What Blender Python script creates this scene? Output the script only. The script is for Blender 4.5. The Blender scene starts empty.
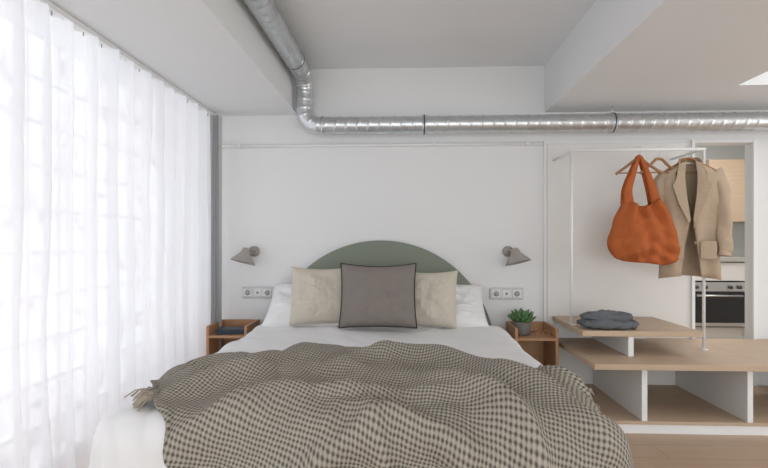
import bpy, math, random
from mathutils import Vector, Matrix, noise
random.seed(4)
S = bpy.context.scene
S.view_settings.view_transform = 'Standard'
col = S.collection
PI = math.pi

# ------------------------------------------------------------------ materials
def mat(name, c, rough=0.6, metal=0.0, c2=None, nscale=4, bump=0.0, bscale=60, stretch=(1,1,1), spec=0.4, sheen=0, bdist=0.01):
    m = bpy.data.materials.new(name); m.use_nodes = True
    nt = m.node_tree; b = nt.nodes['Principled BSDF']
    b.inputs['Roughness'].default_value = rough
    b.inputs['Metallic'].default_value = metal
    b.inputs['Specular IOR Level'].default_value = spec
    if sheen: b.inputs['Sheen Weight'].default_value = sheen
    tc = nt.nodes.new('ShaderNodeTexCoord'); mp = nt.nodes.new('ShaderNodeMapping')
    mp.inputs['Scale'].default_value = stretch
    nt.links.new(tc.outputs['Object'], mp.inputs['Vector'])
    nz = nt.nodes.new('ShaderNodeTexNoise'); nz.inputs['Scale'].default_value = nscale; nz.inputs['Detail'].default_value = 5
    nt.links.new(mp.outputs[0], nz.inputs['Vector'])
    mx = nt.nodes.new('ShaderNodeMix'); mx.data_type = 'RGBA'
    c2 = c2 or tuple(x*0.94 for x in c)
    mx.inputs['A'].default_value = (*c, 1); mx.inputs['B'].default_value = (*c2, 1)
    nt.links.new(nz.outputs['Fac'], mx.inputs['Factor'])
    nt.links.new(mx.outputs['Result'], b.inputs['Base Color'])
    if bump:
        n2 = nt.nodes.new('ShaderNodeTexNoise'); n2.inputs['Scale'].default_value = bscale; n2.inputs['Detail'].default_value = 3
        nt.links.new(mp.outputs[0], n2.inputs['Vector'])
        bp = nt.nodes.new('ShaderNodeBump'); bp.inputs['Strength'].default_value = bump; bp.inputs['Distance'].default_value = bdist
        nt.links.new(n2.outputs['Fac'], bp.inputs['Height']); nt.links.new(bp.outputs[0], b.inputs['Normal'])
    return m

def wood(name, c, c2, rough=0.5, stretch=(1.2,14,14)):
    m = mat(name, c, rough, c2=c2, nscale=3, bump=0.08, bscale=14, stretch=stretch)
    return m

def floor_mat():
    m = mat('oak_floor', (0.57,0.43,0.31), 0.42, c2=(0.47,0.34,0.24), nscale=3, stretch=(1.2,12,12))
    nt = m.node_tree; b = nt.nodes['Principled BSDF']
    tc = nt.nodes.new('ShaderNodeTexCoord'); br = nt.nodes.new('ShaderNodeTexBrick')
    br.inputs['Scale'].default_value = 1; br.inputs['Brick Width'].default_value = 1.3; br.inputs['Row Height'].default_value = 0.16
    br.inputs['Mortar Size'].default_value = 0.0015
    br.inputs['Color1'].default_value = (1,1,1,1); br.inputs['Color2'].default_value = (0.90,0.88,0.86,1); br.inputs['Mortar'].default_value = (0.55,0.48,0.42,1)
    nt.links.new(tc.outputs['Object'], br.inputs['Vector'])
    mx = nt.nodes.new('ShaderNodeMix'); mx.data_type='RGBA'; mx.blend_type='MULTIPLY'; mx.inputs['Factor'].default_value=1
    src = b.inputs['Base Color'].links[0].from_socket
    nt.links.new(src, mx.inputs['A']); nt.links.new(br.outputs['Color'], mx.inputs['B']); nt.links.new(mx.outputs['Result'], b.inputs['Base Color'])
    return m

def weave_mat():
    m = bpy.data.materials.new('waffle_knit'); m.use_nodes=True; nt=m.node_tree; b=nt.nodes['Principled BSDF']
    b.inputs['Roughness'].default_value=0.95; b.inputs['Specular IOR Level'].default_value=0.1
    uv = nt.nodes.new('ShaderNodeTexCoord')
    dn = nt.nodes.new('ShaderNodeTexNoise'); dn.inputs['Scale'].default_value=14; dn.inputs['Detail'].default_value=2
    nt.links.new(uv.outputs['UV'], dn.inputs['Vector'])
    sc = nt.nodes.new('ShaderNodeVectorMath'); sc.operation='MULTIPLY_ADD'
    sc.inputs[1].default_value=(0.012,0.012,0.0)
    nt.links.new(dn.outputs['Color'], sc.inputs[0]); nt.links.new(uv.outputs['UV'], sc.inputs[2])
    sx = nt.nodes.new('ShaderNodeSeparateXYZ'); nt.links.new(sc.outputs[0], sx.inputs[0])
    def M(op,a,bv=None):
        n=nt.nodes.new('ShaderNodeMath'); n.operation=op
        for i,v in enumerate((a,bv)):
            if v is None: continue
            if isinstance(v,(int,float)): n.inputs[i].default_value=v
            else: nt.links.new(v,n.inputs[i])
        return n.outputs[0]
    k = 2*PI/0.0125
    a = M('SINE', M('MULTIPLY', sx.outputs[0], k))
    c = M('SINE', M('MULTIPLY', sx.outputs[1], k))
    p = M('ADD', M('MULTIPLY', M('ADD', a, c), 0.25), 0.5)      # 0..1
    cr = nt.nodes.new('ShaderNodeValToRGB'); nt.links.new(p, cr.inputs[0])
    cr.color_ramp.elements[0].position=0.30; cr.color_ramp.elements[0].color=(0.44,0.40,0.34,1)
    cr.color_ramp.elements[1].position=0.92; cr.color_ramp.elements[1].color=(0.105,0.096,0.080,1)
    nt.links.new(cr.outputs[0], b.inputs['Base Color'])
    bp = nt.nodes.new('ShaderNodeBump'); bp.invert=True; bp.inputs['Strength'].default_value=0.8; bp.inputs['Distance'].default_value=0.005
    nt.links.new(p, bp.inputs['Height']); nt.links.new(bp.outputs[0], b.inputs['Normal'])
    return m

def sheer(name, tr, tint=(0.93,0.945,0.965), tl=0.50):
    m = bpy.data.materials.new(name); m.use_nodes=True; nt=m.node_tree; nt.nodes.clear()
    o = nt.nodes.new('ShaderNodeOutputMaterial')
    t = nt.nodes.new('ShaderNodeBsdfTransparent'); d = nt.nodes.new('ShaderNodeBsdfDiffuse'); l = nt.nodes.new('ShaderNodeBsdfTranslucent')
    d.inputs[0].default_value=(*tint,1); l.inputs[0].default_value=(*tint,1)
    m1 = nt.nodes.new('ShaderNodeMixShader'); m1.inputs[0].default_value=tl
    nt.links.new(d.outputs[0], m1.inputs[1]); nt.links.new(l.outputs[0], m1.inputs[2])
    tc=nt.nodes.new('ShaderNodeTexCoord'); nz=nt.nodes.new('ShaderNodeTexNoise'); nz.inputs['Scale'].default_value=3
    nt.links.new(tc.outputs['Object'], nz.inputs['Vector'])
    mr=nt.nodes.new('ShaderNodeMapRange'); mr.inputs['To Min'].default_value=1-tr-0.03; mr.inputs['To Max'].default_value=1-tr+0.03
    nt.links.new(nz.outputs['Fac'], mr.inputs['Value'])
    m2 = nt.nodes.new('ShaderNodeMixShader'); nt.links.new(mr.outputs[0], m2.inputs[0])
    nt.links.new(t.outputs[0], m2.inputs[1]); nt.links.new(m1.outputs[0], m2.inputs[2]); nt.links.new(m2.outputs[0], o.inputs[0])
    return m

def block_mat():
    m = bpy.data.materials.new('glass_block'); m.use_nodes=True; nt=m.node_tree; nt.nodes.clear()
    o = nt.nodes.new('ShaderNodeOutputMaterial')
    t = nt.nodes.new('ShaderNodeBsdfTransparent'); l = nt.nodes.new('ShaderNodeBsdfTranslucent'); g=nt.nodes.new('ShaderNodeBsdfGlossy')
    g.inputs['Roughness'].default_value=0.15
    tc=nt.nodes.new('ShaderNodeTexCoord'); nz=nt.nodes.new('ShaderNodeTexNoise'); nz.inputs['Scale'].default_value=5; nz.inputs['Detail'].default_value=3; nz.inputs['Distortion'].default_value=1.5
    nt.links.new(tc.outputs['Object'], nz.inputs['Vector'])
    cr=nt.nodes.new('ShaderNodeValToRGB'); cr.color_ramp.elements[0].position=0.35; cr.color_ramp.elements[0].color=(0.38,0.35,0.38,1)
    cr.color_ramp.elements[1].position=0.6; cr.color_ramp.elements[1].color=(0.97,0.985,1,1)
    e=cr.color_ramp.elements.new(0.43); e.color=(0.86,0.74,0.74,1)
    nt.links.new(nz.outputs['Fac'], cr.inputs[0]); nt.links.new(cr.outputs[0], t.inputs[0]); nt.links.new(cr.outputs[0], l.inputs[0])
    m1=nt.nodes.new('ShaderNodeMixShader'); m1.inputs[0].default_value=0.45
    nt.links.new(t.outputs[0], m1.inputs[1]); nt.links.new(l.outputs[0], m1.inputs[2])
    m2=nt.nodes.new('ShaderNodeMixShader'); m2.inputs[0].default_value=0.06
    nt.links.new(m1.outputs[0], m2.inputs[1]); nt.links.new(g.outputs[0], m2.inputs[2]); nt.links.new(m2.outputs[0], o.inputs[0])
    return m

WALL = mat('white_plaster', (0.81,0.815,0.815), 0.85, c2=(0.79,0.795,0.795), nscale=1.5, bump=0.04, bscale=35)
CEIL = mat('ceiling_plaster', (0.82,0.83,0.835), 0.9, c2=(0.80,0.81,0.815), nscale=1.5)
TRIM = mat('white_paint', (0.85,0.855,0.85), 0.45)
PANEL = mat('offwhite_lacquer', (0.79,0.775,0.75), 0.4)
OAK = wood('light_oak', (0.59,0.455,0.33), (0.47,0.345,0.24))
PLY = wood('bedside_wood', (0.50,0.285,0.155), (0.40,0.215,0.11))
SAGE = mat('sage_paint', (0.215,0.24,0.19), 0.6, c2=(0.20,0.225,0.175))
LINEN = mat('white_cotton', (0.84,0.84,0.84), 0.9, c2=(0.81,0.81,0.81), bump=0.1, bscale=25, spec=0.1)
CREAM = mat('cream_fabric', (0.64,0.59,0.50), 0.95, c2=(0.57,0.52,0.44), nscale=30, bump=0.25, bscale=160, spec=0.1)
TAUPE = mat('taupe_fabric', (0.26,0.23,0.205), 0.9, c2=(0.22,0.195,0.175), nscale=12, bump=0.2, bscale=120, spec=0.15)
BLACK = mat('black_piping', (0.03,0.028,0.026), 0.7)
STEEL = mat('galvanised_steel', (0.74,0.76,0.77), 0.36, metal=0.9, c2=(0.56,0.58,0.59), nscale=18)
DARKM = mat('dark_rubber', (0.07,0.07,0.075), 0.5)
LAMPM = mat('taupe_metal', (0.38,0.345,0.315), 0.4, c2=(0.35,0.32,0.29))
PLAST = mat('white_plastic', (0.78,0.78,0.77), 0.35)
GREY = mat('socket_grey', (0.42,0.42,0.42), 0.4)
ORANGE = mat('orange_fabric', (0.50,0.145,0.05), 0.9, c2=(0.38,0.10,0.032), nscale=11, bump=0.6, bscale=14, spec=0.1, bdist=0.03)
BEIGE = mat('beige_linen', (0.51,0.40,0.295), 0.9, c2=(0.44,0.34,0.25), nscale=9, bump=0.4, bscale=18, spec=0.1, bdist=0.02)
HANG = wood('hanger_wood', (0.42,0.22,0.10), (0.32,0.16,0.07))
SWEAT = mat('bluegrey_knit', (0.165,0.175,0.188), 0.95, c2=(0.12,0.13,0.143), nscale=25, bump=0.4, bscale=140, spec=0.1)
NAVY = mat('navy_cover', (0.02,0.035,0.06), 0.4)
CONC = mat('concrete_pot', (0.24,0.24,0.23), 0.8, c2=(0.18,0.18,0.17), nscale=15)
LEAF = mat('succulent_green', (0.15,0.27,0.12), 0.5, c2=(0.07,0.17,0.06), nscale=12)
SOIL = mat('soil', (0.06,0.04,0.03), 0.95)
OVEN = mat('oven_black_glass', (0.03,0.03,0.033), 0.12)
INOX = mat('brushed_inox', (0.6,0.6,0.6), 0.3, metal=0.9)
YARN = mat('yarn_fringe', (0.50,0.44,0.35), 0.95, c2=(0.25,0.21,0.16), nscale=60)
KWALL = mat('kitchen_paint', (0.66,0.69,0.67), 0.8)
LINING = mat('jacket_lining', (0.33,0.25,0.18), 0.9)
KNIT = weave_mat(); CURT = sheer('sheer_voile', 0.19); CURT2 = sheer('grey_drape', 0.12, (0.76,0.76,0.76), 0.4); GB = block_mat()

# ------------------------------------------------------------------ helpers
def emp(name, loc):
    e = bpy.data.objects.new(name, None); e.location = loc; e.empty_display_size = 0.1
    col.objects.link(e); return e
def attach(o, p):
    if p is None: return o
    o.parent = p
    o.matrix_parent_inverse = Matrix.Translation(p.location).inverted()
    return o
def mesh(name, vs, fs, m, parent=None, smooth=False, solid=0, sub=0, bevel=0, M=None):
    me = bpy.data.meshes.new(name)
    if M is not None: vs = [tuple(M @ Vector(v)) for v in vs]
    c = Vector([ (min(v[i] for v in vs)+max(v[i] for v in vs))/2 for i in range(3)])
    isp = parent is None
    off = c if isp else Vector((0,0,0))
    me.from_pydata([tuple(Vector(v)-off) for v in vs], [], fs); me.update()
    if smooth: me.polygons.foreach_set('use_smooth', [True]*len(me.polygons))
    me.materials.append(m)
    o = bpy.data.objects.new(name, me); o.location = off; col.objects.link(o)
    attach(o, parent)
    if bevel:
        b=o.modifiers.new('bevel','BEVEL'); b.width=bevel; b.segments=2; b.limit_method='ANGLE'
    if solid:
        b=o.modifiers.new('solid','SOLIDIFY'); b.thickness=solid; b.offset=0
    if sub:
        b=o.modifiers.new('sub','SUBSURF'); b.levels=sub; b.render_levels=sub
    return o
def boxdata(x0,x1,y0,y1,z0,z1):
    v=[(x,y,z) for z in (z0,z1) for y in (y0,y1) for x in (x0,x1)]
    f=[(0,2,3,1),(4,5,7,6),(0,1,5,4),(2,6,7,3),(0,4,6,2),(1,3,7,5)]
    return v,f
def box(name,x0,x1,y0,y1,z0,z1,m,parent=None,bevel=0,M=None):
    v,f=boxdata(x0,x1,y0,y1,z0,z1); return mesh(name,v,f,m,parent,bevel=bevel,M=M)
def boxes(name, lst, m, parent=None, bevel=0):
    V=[];F=[]
    for b in lst:
        v,f=boxdata(*b); n=len(V); V+=v; F+=[tuple(i+n for i in q) for q in f]
    return mesh(name,V,F,m,parent,bevel=bevel)
def lathe(name, prof, m, parent=None, segs=32, M=None, solid=0):
    V=[];F=[]
    for r,z in prof:
        for k in range(segs):
            a=2*PI*k/segs; V.append((r*math.cos(a), r*math.sin(a), z))
    for i in range(len(prof)-1):
        for k in range(segs):
            F.append((i*segs+k, i*segs+(k+1)%segs, (i+1)*segs+(k+1)%segs, (i+1)*segs+k))
    return mesh(name,V,F,m,parent,smooth=True,solid=solid,M=M)
def catmull(P,n):
    P=[Vector(p) for p in P]; out=[]
    Q=[2*P[0]-P[1]]+P+[2*P[-1]-P[-2]]
    for i in range(1,len(Q)-2):
        for j in range(n):
            t=j/n; a,b,c,d=Q[i-1],Q[i],Q[i+1],Q[i+2]
            out.append(0.5*((2*b)+(c-a)*t+(2*a-5*b+4*c-d)*t*t+(3*b-a-3*c+d)*t**3))
    out.append(P[-1]); return out
def sweepdata(P, rad, segs=12, ex=1.0, up=None, cap=True):
    P=[Vector(p) for p in P]; n=len(P); V=[];F=[]
    T=[(P[min(i+1,n-1)]-P[max(i-1,0)]).normalized() for i in range(n)]
    u = Vector(up) if up else (Vector((0,0,1)) if abs(T[0].z)<0.9 else Vector((1,0,0)))
    N=(u-u.dot(T[0])*T[0]).normalized(); s=0
    for i in range(n):
        N=(N-N.dot(T[i])*T[i]).normalized(); B=T[i].cross(N)
        if i: s+=(P[i]-P[i-1]).length
        for k in range(segs):
            a=2*PI*k/segs
            r = rad(s,a,i/(n-1)) if callable(rad) else rad
            V.append(tuple(P[i]+N*(math.cos(a)*r)+B*(math.sin(a)*r*ex)))
    for i in range(n-1):
        for k in range(segs):
            F.append((i*segs+k, i*segs+(k+1)%segs,(i+1)*segs+(k+1)%segs,(i+1)*segs+k))
    if cap: F.append(tuple(range(segs))[::-1]); F.append(tuple(range((n-1)*segs,n*segs)))
    return V,F
def sweep(name,P,rad,m,parent=None,segs=12,n=0,ex=1.0,up=None,M=None,cap=True):
    if n: P=catmull(P,n)
    V,F=sweepdata(P,rad,segs,ex,up,cap); return mesh(name,V,F,m,parent,smooth=True,M=M)
def multi(name, parts, m, parent=None, smooth=True, M=None):
    V=[];F=[]
    for v,f in parts:
        n=len(V); V+=v; F+=[tuple(i+n for i in q) for q in f]
    return mesh(name,V,F,m,parent,smooth=smooth,M=M)
def grid(name, fn, nu, nv, m, parent=None, solid=0, uvfn=None):
    V=[];F=[]
    for j in range(nv+1):
        for i in range(nu+1): V.append(tuple(fn(i/nu,j/nv)))
    for j in range(nv):
        for i in range(nu):
            a=j*(nu+1)+i; F.append((a,a+1,a+nu+2,a+nu+1))
    o=mesh(name,V,F,m,parent,smooth=True,solid=solid)
    if uvfn:
        uvl=o.data.uv_layers.new(name='UVMap')
        cache=[uvfn(i/nu,j/nv) for j in range(nv+1) for i in range(nu+1)]
        for l in o.data.loops: uvl.data[l.index].uv=cache[l.vertex_index]
    return o
def nz(x,y,z=0,s=1): return noise.noise(Vector((x*s,y*s,z*s)))

# ------------------------------------------------------------------ room shell
XL,XR,YB,YF = -1.62,4.2,3.5,-2.5
ZS,ZC = 1.97,2.30
box('floor', XL-0.1,XR+0.1,YF-0.1,5.9,-0.1,0,floor_mat())
boxes('wall_back', [(XL-0.1,1.98,YB,YB+0.1,0,ZC+0.1),(2.42,XR,YB,YB+0.1,0,ZC+0.1),(1.98,2.42,YB,YB+0.1,1.745,ZC+0.1)], WALL)
boxes('ceiling', [(XL-0.1,XR+0.1,YF-0.1,YB,ZC,ZC+0.1),(XL-0.1,-0.77,YF,YB,ZS,ZC),
                  (0.986,1.94,YF,YB,ZS,ZC),(1.94,XR,2.94,YB,ZS,ZC),(3.0,XR,YF,2.94,ZS,ZC),(1.94,3.0,YF,1.0,ZS,ZC),
                  (XL-0.1,XR+0.1,YB+0.1,6.0,ZC,ZC+0.1)], CEIL)
boxes('wall_right', [(XR,XR+0.1,YF,0.0,0,ZC),(XR,XR+0.1,2.6,5.9,0,ZC),(XR,XR+0.1,0.0,2.6,0,0.3),(XR,XR+0.1,0,2.6,1.95,ZC)], WALL)  # window opening in this wall is made up, to admit light
boxes('wall_front', [(XL,-1.2,YF-0.1,YF,0,ZC),(2.6,XR,YF-0.1,YF,0,ZC),(-1.2,2.6,YF-0.1,YF,0,0.2),(-1.2,2.6,YF-0.1,YF,1.95,ZC)], WALL)  # unseen wall; its opening is put in to let light into the room
boxes('wall_left', [(XL-0.1,XL,YF,YF+0.3,0,ZS),(XL-0.1,XL,YB-0.05,YB+0.1,0,ZS),(XL-0.1,XL,YF+0.3,YB-0.05,0,0.04)], WALL)
boxes('wall_kitchen', [(1.4,XR,5.8,5.9,0,ZC),(1.4,1.5,YB+0.1,5.8,0,ZC)], KWALL)
def wframe(name, axis, a0,a1,z0,z1,p):
    L=[]; w=0.05
    cuts=[a0,(a0+a1)/2-w/2,a1-w]
    for a in cuts:
        L.append((a,a+w,p-0.03,p+0.03,z0,z1) if axis=='x' else (p-0.03,p+0.03,a,a+w,z0,z1))
    for z in (z0,z1-w):
        L.append((a0,a1,p-0.03,p+0.03,z,z+w) if axis=='x' else (p-0.03,p+0.03,a0,a1,z,z+w))
    boxes(name,L,TRIM)
wframe('added_window_front','x',-1.2,2.6,0.2,1.95,YF-0.05)  # unseen window, added so fill light enters from behind the camera
wframe('added_window_right','y',0.0,2.6,0.3,1.95,XR+0.05)  # made-up window, put in the side wall for extra room light
gb = emp('window_1',(XL,0.6,1.0))
B=0.193; y0=YF+0.3; ny=int((YB-0.05-y0)/B); nzb=10
V=[];F=[];L=[]
for i in range(ny+1):
    for j in range(nzb):
        a=y0+i*B+0.008; b=min(y0+(i+1)*B-0.008,YB-0.05); c=0.04+j*B+0.008; d=c+B-0.016
        n=len(V)
        for q in range(5):
            for p in range(5):
                bul=0.02*(1-abs(p/2-1)**3)*(1-abs(q/2-1)**3)
                V.append((XL-0.02+bul,a+(b-a)*p/4,c+(d-c)*q/4))
        for q in range(4):
            for p in range(4):
                k=n+q*5+p; F.append((k,k+1,k+6,k+5))
mesh('glass_blocks',V,F,GB,gb,smooth=True)
for i in range(ny+2):
    L.append((XL-0.04,XL-0.005,y0+i*B-0.008,y0+i*B+0.008,0.04,ZS))
for j in range(nzb+1):
    L.append((XL-0.039,XL-0.006,y0,YB-0.05,0.04+j*B-0.008,0.04+j*B+0.008))
boxes('mortar_grid',L,TRIM,gb)

box('door_1',0.995,1.975,3.475,3.498,0.0,1.745,PANEL,bevel=0.002)
box('trim_1',0.975,0.993,3.48,3.499,0.0,1.76,TRIM)
boxes('trim_2',[(1.975,1.995,3.46,3.499,0,1.76),(2.40,2.43,3.48,3.499,0,1.76),(0.975,2.43,3.485,3.499,1.746,1.765)],TRIM)
box('baseboard_back',-1.6,0.97,3.485,3.499,0.0,0.07,TRIM)
cd=emp('wall_conduit',(-0.19,3.48,1.75))
sweep('conduit_tube',[(-1.36,3.485,1.748),(0.97,3.485,1.748)],0.011,TRIM,cd)
boxes('conduit_clips',[(x,x+0.015,3.47,3.499,1.735,1.761) for x in (-1.2,-0.5,0.2,0.85)],TRIM,cd)

# ------------------------------------------------------------------ curtain
cu = emp('sheer_curtain',(-1.37,0.7,1.0))
def cfn(u,v):
    y=-2.2+u*5.62; z=0.02+v*1.92
    ph=y*2*PI/0.145+1.6*nz(y,0,3,2.2)
    amp=0.036+0.014*nz(y,z,1,2)
    x=-1.365+amp*math.sin(ph)+0.014*nz(y,z*0.5,0,4)+0.009*math.sin(ph*2.3+z)
    return (x,y+0.012*math.cos(ph),z)
grid('curtain_cloth',cfn,900,14,CURT,cu)
def cf2(u,v):
    s=u*5; z=0.02+v*1.92
    return (-1.36+0.075*u+0.006*nz(u*3,z),3.38+0.035*math.sin(s*2*PI+0.3*z),z)
grid('curtain_stack',cf2,120,10,CURT2,cu)
box('curtain_track',-1.385,-1.345,-2.3,3.47,1.945,1.968,TRIM,cu)
parts=[]
for i in range(90):
    y=-2.1+i*0.0625
    parts.append(sweepdata([(-1.365,y,1.93),(-1.365,y,1.947)],0.003,6))
multi('curtain_hooks',parts,GREY,cu)

# ------------------------------------------------------------------ duct
du=emp('ventilation_duct',(-0.69,2.0,2.1))
R=0.058; rr=0.11; X0=-0.69; Y1=3.35; ZU=2.195; ZL=1.857
P=[]
step=0.008
def lin(a,b):
    a=Vector(a);b=Vector(b);n=max(1,int((b-a).length/step)); return [a+(b-a)*i/n for i in range(n)]
P+=lin((X0,-2.45,ZU),(X0,Y1-rr,ZU))
n=int(rr*PI/2/step); 
P+=[Vector((X0,Y1-rr+rr*math.sin(PI/2*i/n),ZU-rr+rr*math.cos(PI/2*i/n))) for i in range(n)]
P+=lin((X0,Y1,ZU-rr),(X0,Y1,ZL+rr))
P+=[Vector((X0+rr-rr*math.cos(PI/2*i/n),Y1,ZL+rr-rr*math.sin(PI/2*i/n))) for i in range(n)]
P+=lin((X0+rr,Y1,ZL),(XR-0.02,Y1,ZL))
sA=(Y1-rr+2.45); sB=sA+rr*PI+(ZU-ZL-2*rr)
def drad(s,a,t):
    if sA-0.01<s<sB+0.01:
        q=((s-sA)/0.055)%1; return R+(0.003 if q<0.16 else 0)
    q=(s/0.075+a/(2*PI))%1
    return R+(0.0045*math.sin(PI*q/0.2) if q<0.2 else 0)
sweep('spiral_tube',P,drad,STEEL,du,segs=32)
def ring(name,c,ax,r,w,m):
    a=Vector(c)-Vector(ax)*w/2; b=Vector(c)+Vector(ax)*w/2
    sweep(name,[a,b],r,m,du,segs=32)
for i,(c,ax) in enumerate([((X0,3.02,ZU),(0,1,0)),((X0,1.6,ZU),(0,1,0)),((0.13,Y1,ZL),(1,0,0)),((1.39,Y1,ZL),(1,0,0)),((2.8,Y1,ZL),(1,0,0))]):
    ring('clamp_band_%d'%i,c,ax,R+0.007,0.028,STEEL)
    ring('clamp_rubber_%d'%i,c,ax,R+0.009,0.009,DARKM)
    if c[0]>1:
        sweep('hanger_rod_%d'%i,[(c[0],c[1],c[2]+R),(c[0],c[1],ZS)],0.004,STEEL,du,segs=8)
    elif c[0]<0:
        sweep('hanger_rod_%d'%i,[(c[0],c[1],c[2]+R),(c[0],c[1],ZC)],0.004,STEEL,du,segs=8)
    else:
        sweep('wall_bracket_%d'%i,[(c[0],c[1]+R,c[2]),(c[0],3.5,c[2])],0.005,STEEL,du,segs=8)
ring('elbow_collar_1',(X0+rr+0.02,Y1,ZL),(1,0,0),R+0.006,0.02,STEEL)
ring('elbow_collar_2',(X0,Y1-rr-0.02,ZU),(0,1,0),R+0.006,0.02,STEEL)

# ------------------------------------------------------------------ bed
BX=-0.171; HW=0.835; YFT=1.47; ZT=0.485; RC=0.09
bed=emp('bed',(BX,2.4,0.2))
def wrap(e,r,flare):
    L=PI/2*r
    if e<=0: return e,0,0
    if e<L: a=e/r; return r*math.sin(a), r*(1-math.cos(a)), a
    return r+(e-L)*flare, r+(e-L)*0.985, PI/2
def surf(s,t,off=0):
    sg=1 if s>=0 else -1
    hd=max(0,min(1,(t-2.5)/0.6))
    px,dx,ax=wrap(abs(s)-(HW-RC),RC,(0.16*(1-hd) if s<0 else 0.05))
    py,dy,ay=wrap((YFT+RC)-t,RC,0.08)
    cr_=0.35*min(px,RC)*min(1,max(0,py)/RC) if px>0 and py>0 else 0
    x=BX+sg*((HW-RC)+px-cr_); y=(YFT+RC)-py+cr_
    n=Vector((sg*math.sin(ax),-math.sin(ay),max(0.0,math.cos(ax)*math.cos(ay)))); 
    if n.length<1e-4: n=Vector((sg,-1,0))
    n.normalize()
    top=ZT+0.015*math.cos(s*1.6)+0.012*hd
    w=0.012*nz(s,t,0.3,3.2)+0.024*abs(nz(s+0.4*t,t*0.5,2,6))
    w+=0.012*max(0,dx-0.05)*8*math.sin(t*17+2*nz(t,0,5,2))*0.45+0.012*max(0,dy-0.05)*8*math.sin(s*15)*0.3
    dd=dx+dy if min(dx,dy)<=0 else max(dx,dy)+0.6*min(dx,dy)
    z=top-dd
    p=Vector((x,y,z))+n*(w+off)
    if p.z<0.06: p.z=0.06+0.01*nz(s,t,0,3)
    return p
SM=HW+0.34
def duv(u,v):
    s=-SM+2*SM*u; t=3.17-(3.17-(YFT-0.36))*v
    return surf(s,t)
grid('duvet',duv,220,230,LINEN,bed,solid=0.012)
box('mattress',BX-0.78,BX+0.78,1.56,3.44,0.22,0.455,LINEN,bed,bevel=0.04)
box('bed_base',BX-0.77,BX+0.77,1.58,3.44,0.10,0.215,OAK,bed,bevel=0.01)
boxes('bed_legs',[(BX+a-0.03,BX+a+0.03,b-0.03,b+0.03,0,0.1) for a in (-0.7,0.7) for b in (1.65,2.4,3.35)],OAK,bed)
V=[];F=[];N=64; hz=0.264; hr=0.80
for yy in (3.455,3.496):
    V.append((BX-hr,yy,0.05)); 
    for i in range(N+1):
        a=PI-PI*i/N; V.append((BX+hr*math.cos(a),yy,hz+hr*math.sin(a)))
    V.append((BX+hr,yy,0.05))
m_=N+3
F=[tuple(range(m_)),tuple(range(m_,2*m_))[::-1]]+[(i,(i+1)%m_,m_+(i+1)%m_,m_+i) for i in range(m_)]
mesh('headboard',V,F,SAGE,bed,bevel=0.004)

def pillow(name,w,h,t,loc,tilt,yaw,m,roll=0,piping=None,puff=0.5,seed=0,sag=0.0,wr=1.0):
    Mx=Matrix.Translation(loc)@Matrix.Rotation(yaw,4,'Z')@Matrix.Rotation(tilt,4,'X')@Matrix.Rotation(roll,4,'Y')
    n=44; V=[];F=[]
    def edge(u,v):
        return u*w/2*(1-0.055*(1-v*v)), v*h/2*(1-0.055*(1-u*u))
    for side in (-1,1):
        for j in range(n+1):
            for i in range(n+1):
                u=-1+2*i/n; v=-1+2*j/n
                x,z=edge(u,v)
                k=max(0,(1-u**4))*max(0,(1-v**4))
                y=side*t/2*(k**puff)
                y+=side*wr*(0.014*k*nz(u*2+seed,v*2,side,1.6)+ 0.014*k*abs(nz(u*3+seed,v*3,side*2,2)))
                z-=sag*(1-u*u)*(1+v)/2
                V.append((x,y,z))
    K=(n+1)**2
    for sdi in (0,1):
        for j in range(n):
            for i in range(n):
                a=sdi*K+j*(n+1)+i; q=(a,a+1,a+n+2,a+n+1); F.append(q if sdi==0 else q[::-1])
    o=mesh(name,V,F,m,None,smooth=True,M=Mx)
    if piping:
        E=[]
        for i in range(n): E.append((-1+2*i/n,-1))
        for i in range(n): E.append((1,-1+2*i/n))
        for i in range(n): E.append((1-2*i/n,1))
        for i in range(n+1): E.append((-1,1-2*i/n))
        pts=[]
        for u,v in E:
            x,z=edge(u,v); z-=sag*(1-u*u)*(1+v)/2; pts.append(Mx@Vector((x,0,z)))
        V,F=sweepdata(pts,0.005,8); 
        mesh('piping',V,F,piping,o,smooth=True)
    return o
pillow('pillow',0.70,0.42,0.16,(BX-0.41,3.27,0.62),-0.95,0.0,LINEN,puff=0.45,seed=1,wr=1.8)
pillow('pillow',0.68,0.42,0.16,(BX+0.37,3.27,0.62),-0.95,0.0,LINEN,puff=0.45,seed=5,wr=1.8)
pillow('throw_pillow',0.42,0.39,0.13,(-0.53,3.15,0.713),-0.35,0.12,CREAM,seed=8,sag=0.01)
pillow('throw_pillow',0.41,0.38,0.13,(0.13,3.15,0.695),-0.35,-0.14,CREAM,seed=12,sag=0.01)
pillow('accent_cushion',0.47,0.40,0.13,(-0.165,3.01,0.730),-0.28,0.02,TAUPE,seed=20,piping=BLACK,sag=0.012)

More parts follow.
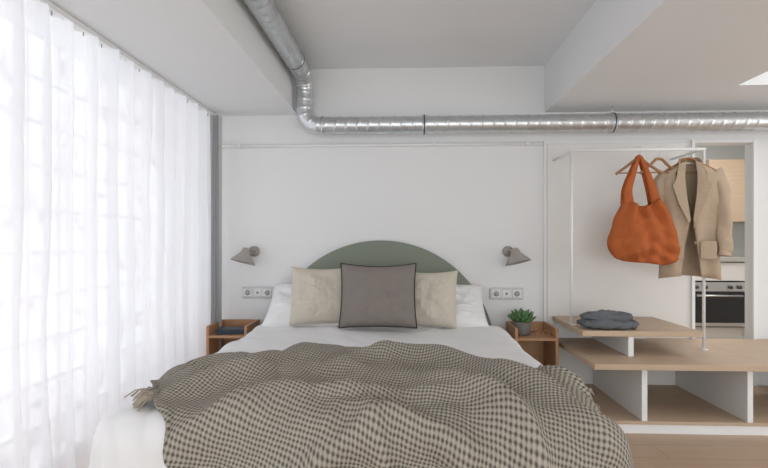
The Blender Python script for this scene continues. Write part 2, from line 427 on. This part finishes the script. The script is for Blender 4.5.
# ------------------------------------------------------------------ throw blanket
Fp=catmull([(-0.72,1.66,0),(-0.80,1.90,0),(-0.74,2.12,0),(-0.50,2.24,0),(-0.18,2.40,0),(0.15,2.34,0),(0.45,2.25,0),(0.72,2.02,0),(0.96,1.84,0)],12)
Np=catmull([(-0.36,1.14,0),(-0.05,1.12,0),(0.35,1.10,0),(0.78,1.12,0),(1.04,1.14,0)],12)
def ip(L,u):
    q=u*(len(L)-1); i=min(int(q),len(L)-2); return L[i].lerp(L[i+1],q-i)
def st(u,v):
    f=ip(Fp,u); g=ip(Np,u); p=f.lerp(g,v)
    x=p.x+0.035*math.sin(PI*v)*max(0,1-u*4); y=p.y
    # wavy, loosely bunched edges
    y+=0.020*math.sin(u*31)*max(0,1-v*6)
    x+=0.014*math.sin(v*23)*max(0,1-u*8)
    return x,y
FOLDS=[ # (centre s,t) (direction angle) length width height
 ((-0.42,2.06),0.35,0.55,0.032,0.056),((0.08,2.17),-0.30,0.50,0.034,0.066),((0.45,1.94),-0.75,0.50,0.032,0.068),
 ((-0.15,1.92),0.25,0.50,0.034,0.062),((0.28,1.78),-0.55,0.50,0.030,0.068),((-0.50,1.78),0.75,0.45,0.034,0.056),
 ((0.02,1.66),0.05,0.45,0.028,0.060),((0.65,1.70),-1.0,0.40,0.030,0.058),((-0.30,1.60),0.6,0.40,0.028,0.058),((0.48,1.56),-0.85,0.4,0.028,0.060),
 ((0.22,1.50),-0.3,0.35,0.026,0.050),((-0.08,1.44),0.35,0.35,0.026,0.045),
 ((0.15,1.36),-1.2,0.35,0.028,0.045),((-0.15,1.32),1.3,0.35,0.028,0.040),((0.60,1.36),-1.3,0.35,0.030,0.040),((0.40,1.30),-1.4,0.3,0.026,0.04)]
def bw(s,t):
    w=0.016
    ws=s+0.08*nz(s,t,3,2.6); wt=t+0.08*nz(s,t,6,2.6)
    for (cx,cy),an,L_,wd,h in FOLDS:
        dx,dy=ws-cx,wt-cy; a=dx*math.cos(an)+dy*math.sin(an); b=-dx*math.sin(an)+dy*math.cos(an)
        b+=0.25*a*a
        g=math.exp(-(a/L_*1.5)**2)
        q=b/wd
        w+=h*0.9*g*(math.exp(-q*q) if q>0 else math.exp(-(q/2.2)**2))
    w+=0.022*abs(nz(s*0.8+t*0.3,t*1.6,4,3.0))+0.020*nz(s,t,9,6)
    return w
def bl(u,v):
    s,t=st(u,v)
    w=bw(s,t)
    w+=0.030*math.exp(-(v/0.035)**2)*(0.6+0.5*nz(u*9,0,2))
    w+=0.012*math.exp(-(u/0.03)**2)
    if s>0.7: w=min(w,0.07)
    return surf(s,t,max(0.016,w))
def buv(u,v):
    s,t=st(u,v); a=0.25
    return (s*math.cos(a)-t*math.sin(a), s*math.sin(a)+t*math.cos(a))
tb=grid('throw_blanket',bl,300,280,KNIT,None,solid=0.010,uvfn=buv)
parts=[]
def tassel(base,d,n=5,L=0.06):
    for k in range(n):
        dd=(d+Vector((random.uniform(-.4,.4),random.uniform(-.4,.4),random.uniform(-.3,.1)))).normalized()
        b=base+Vector((random.uniform(-.006,.006),random.uniform(-.006,.006),0))
        l=L*random.uniform(0.7,1.15)
        parts.append(sweepdata([b,b+dd*l*0.5+Vector((0,0,0.004)),b+dd*l+Vector((0,0,-0.012))],0.0026,5))
for i in range(32):
    u=0.56+0.43*i/31; a=Vector(bl(u,0.0)); b=Vector(bl(u,0.02)); d=(a-b); d.z=0; d=d.normalized() if d.length>1e-5 else Vector((1,1,0))
    tassel(a,d+Vector((0.3,0.2,-0.1)),5,0.055)
for i in range(8):
    v=0.14*i/7; a=Vector(bl(0,v)); tassel(a,Vector((-1,-0.35,-0.25)),4,0.065)
V=[];F=[]
for v,f in parts:
    n=len(V); V+=v; F+=[tuple(i+n for i in q) for q in f]
mesh('fringe',V,F,YARN,tb,smooth=True)

# ------------------------------------------------------------------ bedside tables
def bedside(x0,x1):
    e=emp('bedside_table',((x0+x1)/2,3.34,0.33)); y0,y1=3.19,3.485; t=0.018; z0,z1=0.165,0.50
    boxes('carcass',[(x0,x0+t,y0,y1,z0,z1),(x1-t,x1,y0,y1,z0,z1),(x0+t,x1-t,y1-t,y1,z0,z1),(x0+t,x1-t,y0,y1-t,z0,z0+t),
                     (x0+t,x1-t,y0,y1-t,0.42,0.437)],PLY,e,bevel=0.0015)
    boxes('wall_bracket',[(x0+0.05,x1-0.05,y1,3.499,0.25,0.32)],PLY,e)
bedside(0.71,0.985); bedside(-1.315,-1.042)

pp=emp('potted_succulent',(0.775,3.34,0.48)); C=Matrix.Translation((0.785,3.33,0.4375))
lathe('pot',[(0.0,0),(0.045,0),(0.052,0.01),(0.060,0.075),(0.063,0.088),(0.056,0.088),(0.052,0.078),(0.0,0.076)],CONC,pp,M=C)
lathe('soil',[(0.0,0.0795),(0.05,0.079)],SOIL,pp,M=C)
parts=[]
for lay,(cnt,el,L) in enumerate([(11,0.25,0.088),(10,0.6,0.085),(8,0.95,0.08),(5,1.3,0.065)]):
    for k in range(cnt):
        a=2*PI*k/cnt+lay*0.4+random.uniform(-.15,.15); e_=el+random.uniform(-.15,.15)
        d=Vector((math.cos(a)*math.cos(e_),math.sin(a)*math.cos(e_),math.sin(e_)))
        b=Vector((0.785,3.33,0.52))+Vector((math.cos(a),math.sin(a),0))*0.012
        pts=[b,b+d*L*0.35,b+d*L*0.7+Vector((0,0,0.006)),b+d*L+Vector((0,0,0.016))]
        parts.append(sweepdata(catmull(pts,3),lambda s,a2,t:0.002+0.007*math.sin(PI*min(1,t*0.93+0.07))**0.8,8,ex=2.0,up=(0,0,1)))
multi('leaves',parts,LEAF,pp)
g=emp('eyeglasses',(0.90,3.26,0.445)); gp=[]
for cx in (0.875,0.925):
    gp.append(sweepdata([(cx+0.02*math.cos(a),3.25+0.004*math.sin(a),0.460+0.017*math.sin(a)) for a in [2*PI*i/20 for i in range(21)]],0.0025,6))
gp.append(sweepdata([(0.893,3.25,0.463),(0.907,3.25,0.463)],0.002,6))
for cx in (0.855,0.945): gp.append(sweepdata([(cx,3.25,0.463),(cx,3.32,0.458),(cx,3.36,0.445)],0.002,6))
multi('frame',gp,HANG,g)
bk=emp('notebook',(-1.18,3.30,0.455)); Rz=Matrix.Translation((-1.172,3.30,0.438))@Matrix.Rotation(0.18,4,'Z')
box('cover',-0.095,0.095,-0.068,0.068,0.0,0.005,NAVY,bk,M=Rz); box('pages',-0.09,0.09,-0.063,0.063,0.005,0.027,PLAST,bk,M=Rz); box('cover_top',-0.095,0.095,-0.068,0.068,0.027,0.032,NAVY,bk,M=Rz,bevel=0.001)
box('spine',-0.095,0.095,-0.070,-0.064,0.0,0.032,NAVY,bk,M=Rz)

# ------------------------------------------------------------------ wall lamps & sockets
def lamp(x,side):
    e=emp('wall_lamp',(x,3.44,0.98)); zc=0.99
    sweep('wall_plate',[(x,3.499,zc),(x,3.475,zc)],0.038,LAMPM,e,segs=28)
    sweep('arm',[(x,3.475,zc),(x+side*0.004,3.42,zc+0.008),(x+side*0.02,3.385,zc-0.0)],0.009,LAMPM,e,n=4)
    Mx=Matrix.Translation((x+side*0.025,3.385,zc+0.012))@Matrix.Rotation(-side*0.22,4,'Y')@Matrix.Rotation(-0.18,4,'X')
    lathe('shade',[(0.0,0.012),(0.020,0.012),(0.027,0.0),(0.032,-0.02),(0.048,-0.042),(0.078,-0.076),(0.088,-0.090),(0.085,-0.090),(0.074,-0.074),(0.045,-0.044),(0.026,-0.02),(0.0,-0.01)],LAMPM,e,M=Mx)
    lathe('bulb',[(0.0,-0.012),(0.012,-0.02),(0.022,-0.045),(0.016,-0.062),(0.0,-0.066)],PLAST,e,M=Mx,segs=16)
lamp(-1.085,-1); lamp(0.725,1)
def sockets(x):
    e=emp('wall_socket',(x,3.49,0.693))
    box('plate_surround',x-0.116,x+0.116,3.489,3.499,0.653,0.733,GREY,e,bevel=0.003)
    box('plate',x-0.113,x+0.113,3.486,3.499,0.656,0.730,PLAST,e,bevel=0.003)
    for k in (-1,0,1):
        cx=x+k*0.072
        box('module_outline',cx-0.032,cx+0.032,3.4845,3.4862,0.662,0.724,GREY,e)  # grey outline around the module face
        box('module',cx-0.03,cx+0.03,3.482,3.486,0.664,0.722,PLAST,e,bevel=0.002)
        sweep('well',[(cx,3.483,0.693),(cx,3.4815,0.693)],0.020 if k else 0.010,GREY,e,segs=20)
sockets(-1.06); sockets(0.715)

# ------------------------------------------------------------------ wooden tiered bench
bn=emp('tiered_shelf_bench',(1.9,3.1,0.2)); XE=3.4
boxes('plinth',[(1.0,XE,2.76,3.47,0.0,0.05)],TRIM,bn)
box('base_board',0.995,XE,2.755,3.47,0.05,0.068,OAK,bn,bevel=0.002)
box('mid_board',1.03,1.965,2.71,3.47,0.36,0.392,OAK,bn,bevel=0.002)
box('mid_board_ext',1.966,XE,2.71,3.455,0.36,0.392,OAK,bn,bevel=0.002)
box('top_board',1.03,1.71,2.89,3.47,0.508,0.54,OAK,bn,bevel=0.002)
for i,(x,z0,z1) in enumerate([(1.32,0.068,0.36),(1.885,0.068,0.36),(2.6,0.068,0.36),(1.31,0.392,0.508)]):
    box('divider_%d'%i,x-0.015,x+0.015,2.76 if z0<0.2 else 2.90,3.46,z0,z1,TRIM,bn,bevel=0.001)
box('back_board',1.04,1.66,3.455,3.47,0.392,0.508,TRIM,bn)

# ------------------------------------------------------------------ clothes rack
rk=emp('clothes_rack',(1.45,3.2,1.1)); yR=3.11; zR=1.63
sweep('post_left',[(1.04,yR,0.54),(1.04,yR,zR)],0.009,TRIM,rk)
sweep('post_right',[(1.845,yR,0.392),(1.845,yR,zR)],0.009,TRIM,rk)
sweep('hanging_bar',[(1.031,yR,zR),(1.854,yR,zR)],0.010,TRIM,rk)
sweep('return_left',[(1.04,yR,zR),(1.04,3.474,zR)],0.008,TRIM,rk)
sweep('return_right',[(1.845,yR,zR),(1.845,3.474,zR)],0.008,TRIM,rk)
boxes('feet',[(1.031,1.06,yR-0.02,yR+0.02,0.54,0.544),(1.825,1.865,yR-0.02,yR+0.02,0.392,0.396)],TRIM,rk)

def hanger(x,ang,name='clothes_hanger',parent=None,w=0.20,drop=0.0):
    e=parent or emp(name,(x,yR,1.58))
    Mx=Matrix.Translation((x,yR,zR))@Matrix.Rotation(ang,4,'Z')
    hk=[(0.0,0,-0.06-drop),(0.0,0,-0.035),(0.012,0,-0.018),(0.019,0,0.0),(0.012,0,0.014),(0.0,0,0.0185),(-0.012,0,0.014),(-0.018,0,0.002)]
    sweep('hook',hk,0.0022,INOX,e,n=4,M=Mx,segs=8)
    Md=Mx@Matrix.Translation((0,0,-drop))
    sweep('arms',[(-w/2-0.01,0,-0.150),(-w/2,0,-0.140),(-w/4,0,-0.095),(-0.02,0,-0.062),(0,0,-0.058),(0.02,0,-0.062),(w/4,0,-0.095),(w/2,0,-0.140),(w/2+0.01,0,-0.15)],0.0085,HANG,e,n=5,M=Md,ex=1.2)
    sweep('cross_bar',[(-w/2,0,-0.143),(w/2,0,-0.143)],0.004,HANG,e,M=Md)
    return e

bg=emp('tote_bag',(1.45,yR,1.2)); BXc=1.45
hanger(BXc,-0.15,'clothes_hanger',w=0.24)
lev=[(0.925,0.10,0.03),(0.932,0.14,0.05),(0.955,0.185,0.068),(1.01,0.208,0.080),(1.08,0.204,0.078),(1.16,0.182,0.066),(1.23,0.155,0.054),(1.29,0.125,0.042),(1.33,0.105,0.034)]
lc=catmull([(a,b,c) for a,b,c in lev],6)
V=[];F=[];sg=120
for i,p in enumerate(lc):
    for k in range(sg):
        a=2*PI*k/sg; z=p.x
        fr=(z-0.925)/0.405
        cx=math.cos(a); sy=math.sin(a)
        w=p.y*(abs(cx)**0.9)*(1 if cx>0 else -1); d=p.z*(abs(sy)**0.8)*(1 if sy>0 else -1)
        wn_=w/max(0.05,p.y)
        fold=0.022*math.sin(wn_*9+2.5*nz(z,w,1,5))*(0.3+0.7*fr)+0.030*nz(w*7,z*6,sy)+0.030*abs(nz(w*14,z*9,sy+3))
        fold+=0.010*math.sin((z+0.5*abs(w))*75+4*nz(w*5,z*4,7))*(1-fr)
        zz=z-0.055*(1-abs(cx)**1.5)*max(0,(fr-0.6)/0.4)+0.012*nz(w*5,fr*3,4)
        zz-=0.03*(cx*0.3-0.1)*(1-fr)
        V.append((BXc+0.012+0.02*(1-fr)+w+0.016*nz(z*9,0,2)*(1-0.5*fr), yR-0.01+d-fold*abs(sy)*(1 if sy<0 else -1), zz))
for i in range(len(lc)-1):
    for k in range(sg): F.append((i*sg+k,i*sg+(k+1)%sg,(i+1)*sg+(k+1)%sg,(i+1)*sg+k))
F.append(tuple(range(sg))[::-1])
mesh('bag_body',V,F,ORANGE,bg,smooth=True,solid=0.004)
for k,dy in enumerate((-0.026,0.014)):
    for sd in (-1,1):
        def sr(s,a,t): return 0.032*(1-0.68*t)+0.003*math.sin(a*5)
        sweep('strap_%d_%d'%(k,sd),[(BXc+0.012+sd*0.085,yR+dy*1.1,1.295),(BXc+sd*0.074,yR+dy,1.38),(BXc+sd*0.044,yR+dy,1.48),(BXc+sd*0.008,yR+dy*0.6,1.582)],sr,ORANGE,bg,n=6,ex=0.3,up=(sd,0,0.2),segs=14)
    sweep('strap_top_%d'%k,[(BXc-0.012,yR+dy*0.5,1.572),(BXc,yR+dy*0.5,1.588),(BXc+0.012,yR+dy*0.5,1.572)],0.010,ORANGE,bg,n=4,ex=0.8)

hanger(1.575,0.10,w=0.22,drop=0.0)
# jacket
jk=emp('linen_jacket',(1.78,yR,1.2)); JX=1.755; JA=-0.30
hanger(JX,JA,parent=jk,w=0.28,drop=0.0)
JM=Matrix.Translation((JX,yR,zR-0.03))@Matrix.Rotation(JA,4,'Z')@Matrix.Diagonal((0.86,0.9,0.98,1))
lv=[(-0.055,0.050,0.042),(-0.075,0.085,0.05),(-0.105,0.145,0.055),(-0.135,0.180,0.058),(-0.18,0.192,0.062),(-0.30,0.190,0.066),(-0.45,0.178,0.064),(-0.60,0.184,0.068),(-0.78,0.192,0.070)]
lc=catmull(lv,5); V=[];F=[];sg=80
for i,p in enumerate(lc):
    z=p.x; fr=(-z-0.055)/0.725
    gap=0.55*max(0,1-fr/0.5) + 0.03 + 0.22*max(0,(fr-0.55)/0.45)
    for k in range(sg+1):
        a=-PI/2+gap+(2*PI-2*gap)*k/sg
        cx,sy=math.cos(a),math.sin(a)
        x=p.y*(abs(cx)**0.8)*(1 if cx>0 else -1); y=p.z*(abs(sy)**0.8)*(1 if sy>0 else -1)
        y+=(0.014*math.sin(x*38+2*nz(z,x,2,3))*min(1,fr*1.5)+0.014*nz(x*5,z*4,sy))*(-1 if sy<0 else 1)
        z2=z-0.01*fr*math.cos(a*2)+0.01*nz(x*4,0,1)*fr
        V.append((x,y,z2))
for i in range(len(lc)-1):
    for k in range(sg):
        q=i*(sg+1)+k; F.append((q,q+1,q+sg+2,q+sg+1))
mesh('jacket_body',V,F,BEIGE,jk,smooth=True,solid=0.005,M=JM)
for sd in (-1,1):
    def sl(s,a,t): return (0.054-0.014*t)+0.005*math.sin(a*3+t*9)+0.005*math.sin(t*26+a)
    sweep('sleeve_%d'%sd,[(sd*0.145,0,-0.125),(sd*0.185,-0.005,-0.19),(sd*0.203,-0.02,-0.32),(sd*0.208,-0.04,-0.47),(sd*0.200,-0.06,-0.60),(sd*0.198,-0.065,-0.64)],sl,BEIGE,jk,n=8,ex=0.8,segs=20,M=JM,up=(1,0,0))
    pts=[(0.030,-0.052,-0.050),(0.075,-0.060,-0.070),(0.098,-0.078,-0.17),(0.118,-0.082,-0.20),(0.108,-0.085,-0.235),(0.080,-0.088,-0.32),(0.018,-0.088,-0.44),(0.008,-0.086,-0.42),(0.030,-0.080,-0.27),(0.040,-0.068,-0.15)]
    pts=[(sd*x,y,z) for x,y,z in pts]
    mesh('lapel_%d'%sd,pts,[(0,1,2,9),(9,2,3,4,8),(8,4,5),(8,5,6,7)],BEIGE,jk,solid=0.006,M=JM)
    v,f=boxdata(sd*0.10-0.05,sd*0.10+0.05,-0.092,-0.080,-0.66,-0.55)
    mesh('pocket_%d'%sd,v,f,BEIGE,jk,bevel=0.004,M=JM)
sweep('collar',[(-0.07,-0.055,-0.075),(-0.062,-0.01,-0.045),(-0.04,0.035,-0.035),(0,0.048,-0.03),(0.04,0.035,-0.035),(0.062,-0.01,-0.045),(0.07,-0.055,-0.075)],0.017,BEIGE,jk,n=6,ex=0.4,up=(0,0,1),M=JM)
for i,z in enumerate((-0.47,-0.56)):
    sweep('button_%d'%i,[(0.02,-0.080,z),(0.02,-0.088,z)],0.009,LINING,jk,segs=12,M=JM)

# folded sweater
sw=emp('folded_sweater',(1.22,3.0,0.59))
def lump(cx,cy,hw,hd,h,z0,seed,nu=80,nvv=34):
    V=[];F=[]
    for j in range(nvv+1):
        ph=-PI/2+PI*j/nvv
        for i in range(nu):
            a=2*PI*i/nu
            c=math.cos(ph); x=abs(math.cos(a))**0.75*math.copysign(1,math.cos(a))*c**0.6 if c>1e-6 else 0
            y=abs(math.sin(a))**0.75*math.copysign(1,math.sin(a))*c**0.6 if c>1e-6 else 0
            z=math.sin(ph)
            r=1+0.16*nz(x*1.5+seed,y*1.5,z)+0.14*abs(nz(x*3+seed,y*3,z*2+seed))
            zz=z0+h/2+z*h/2*(1+0.5*nz(x*2.2+seed,y*2,3)+0.22*math.sin(x*7+y*5+seed)) if z>0 else z0+h/2+z*h/2
            V.append((cx+x*hw*r,cy+y*hd*r,max(z0,zz)))
    for j in range(nvv):
        for i in range(nu): F.append((j*nu+i,j*nu+(i+1)%nu,(j+1)*nu+(i+1)%nu,(j+1)*nu+i))
    return V,F
multi('sweater_folds',[lump(1.21,2.995,0.165,0.085,0.06,0.541,1),lump(1.21,3.005,0.145,0.07,0.05,0.583,4)],SWEAT,sw)
sweep('sweater_sleeve',[(1.075,2.96,0.566),(1.13,2.925,0.570),(1.24,2.92,0.568),(1.34,2.945,0.566),(1.375,2.99,0.566)],lambda s,a,t:0.022+0.004*math.sin(t*30+a),SWEAT,sw,n=8,ex=0.75)
sweep('sweater_sleeve_2',[(1.09,3.02,0.58),(1.11,2.97,0.615),(1.18,2.96,0.63),(1.28,3.0,0.615)],lambda s,a,t:0.024+0.004*math.sin(t*22+a),SWEAT,sw,n=8,ex=0.7)

# ------------------------------------------------------------------ kitchen
kc=emp('kitchen_cabinets',(3.0,5.4,0.5))
boxes('base_units',[(1.6,2.90,5.16,5.78,0.1,0.86),(3.47,4.15,5.16,5.78,0.1,0.86),(2.90,3.47,5.2,5.78,0.1,0.18),(2.90,3.47,5.2,5.78,0.66,0.86)],TRIM,kc)
boxes('drawer_fronts',[(2.3,2.895,5.14,5.16,0.12,0.48),(2.3,2.895,5.14,5.16,0.49,0.85),(3.475,4.1,5.14,5.16,0.12,0.48),(3.475,4.1,5.14,5.16,0.49,0.85),(2.905,3.465,5.14,5.16,0.665,0.85)],PANEL,kc,bevel=0.002)
box('kick_board',1.6,4.15,5.2,5.22,0.0,0.1,TRIM,kc)
box('countertop',1.6,4.15,5.12,5.79,0.86,0.90,mat('grey_counter',(0.45,0.43,0.40),0.4),kc,bevel=0.002)
ov=emp('built_in_oven',(3.18,5.3,0.4))
box('oven_body',2.91,3.46,5.165,5.7,0.19,0.65,DARKM,ov); box('oven_door',2.91,3.46,5.14,5.164,0.20,0.55,OVEN,ov,bevel=0.003)
box('control_panel',2.91,3.46,5.14,5.164,0.555,0.65,INOX,ov,bevel=0.002)
box('oven_trim',2.91,3.46,5.136,5.139,0.20,0.235,INOX,ov)
for x in (2.97,3.06,3.31,3.40): sweep('knob',[(x,5.14,0.60),(x,5.115,0.60)],0.018,DARKM,ov,segs=16)
sweep('door_handle',[(2.96,5.10,0.515),(3.41,5.10,0.515)],0.010,INOX,ov); boxes('handle_mounts',[(x,x+0.012,5.10,5.14,0.508,0.522) for x in (2.98,3.38)],INOX,ov)
wc=emp('wall_cupboard',(3.7,5.6,1.6))
box('cupboard_body',3.28,4.15,5.45,5.79,1.28,1.95,OAK,wc,bevel=0.002); boxes('cupboard_doors',[(3.28,3.705,5.43,5.449,1.28,1.95),(3.715,4.15,5.43,5.449,1.28,1.95)],OAK,wc,bevel=0.002)
box('backsplash_shelf',2.3,3.2,5.62,5.79,1.62,1.65,OAK,kc)

# ------------------------------------------------------------------ light
W=bpy.data.worlds.new('World'); S.world=W; W.use_nodes=True
bgd=W.node_tree.nodes['Background']
bgd.inputs[0].default_value=(0.92,0.96,1,1); bgd.inputs[1].default_value=0.9
def area(name,loc,rot,sx,sy,e,c=(1,1,1)):
    l=bpy.data.lights.new(name,'AREA'); l.shape='RECTANGLE'; l.size=sx; l.size_y=sy; l.energy=e; l.color=c
    o=bpy.data.objects.new(name,l); o.location=loc; o.rotation_euler=rot; col.objects.link(o); return o
area('daylight_glass_blocks',(-2.6,0.8,1.2),(0,-PI/2,0),2.2,5.5,92,(0.95,0.98,1))
area('front_fill_light',(0.7,-2.75,1.15),(PI/2,0,0),3.6,1.7,70,(0.96,0.985,1))  # added fill light outside the invented front opening
area('right_fill_light',(4.45,1.3,1.15),(0,PI/2,0),1.6,2.5,32,(0.98,0.99,1))  # added fill from the right, through the made-up side opening
area('kitchen_fill_light',(2.9,4.5,2.28),(0,0,0),1.2,0.8,28,(1,0.98,0.95))  # area light added to brighten the kitchen, not a known fixture
area('recess_skylight',(2.5,1.9,2.29),(0,0,0),0.8,1.4,8,(1,1,1))

cam=bpy.data.cameras.new('camera'); co=bpy.data.objects.new('camera',cam); col.objects.link(co)
cam.sensor_width=36; cam.lens=36*490/768; cam.shift_y=9/768
co.location=(0,0,1.05); co.rotation_euler=(PI/2,0,math.radians(2.45)); cam.clip_start=0.02
S.camera=co
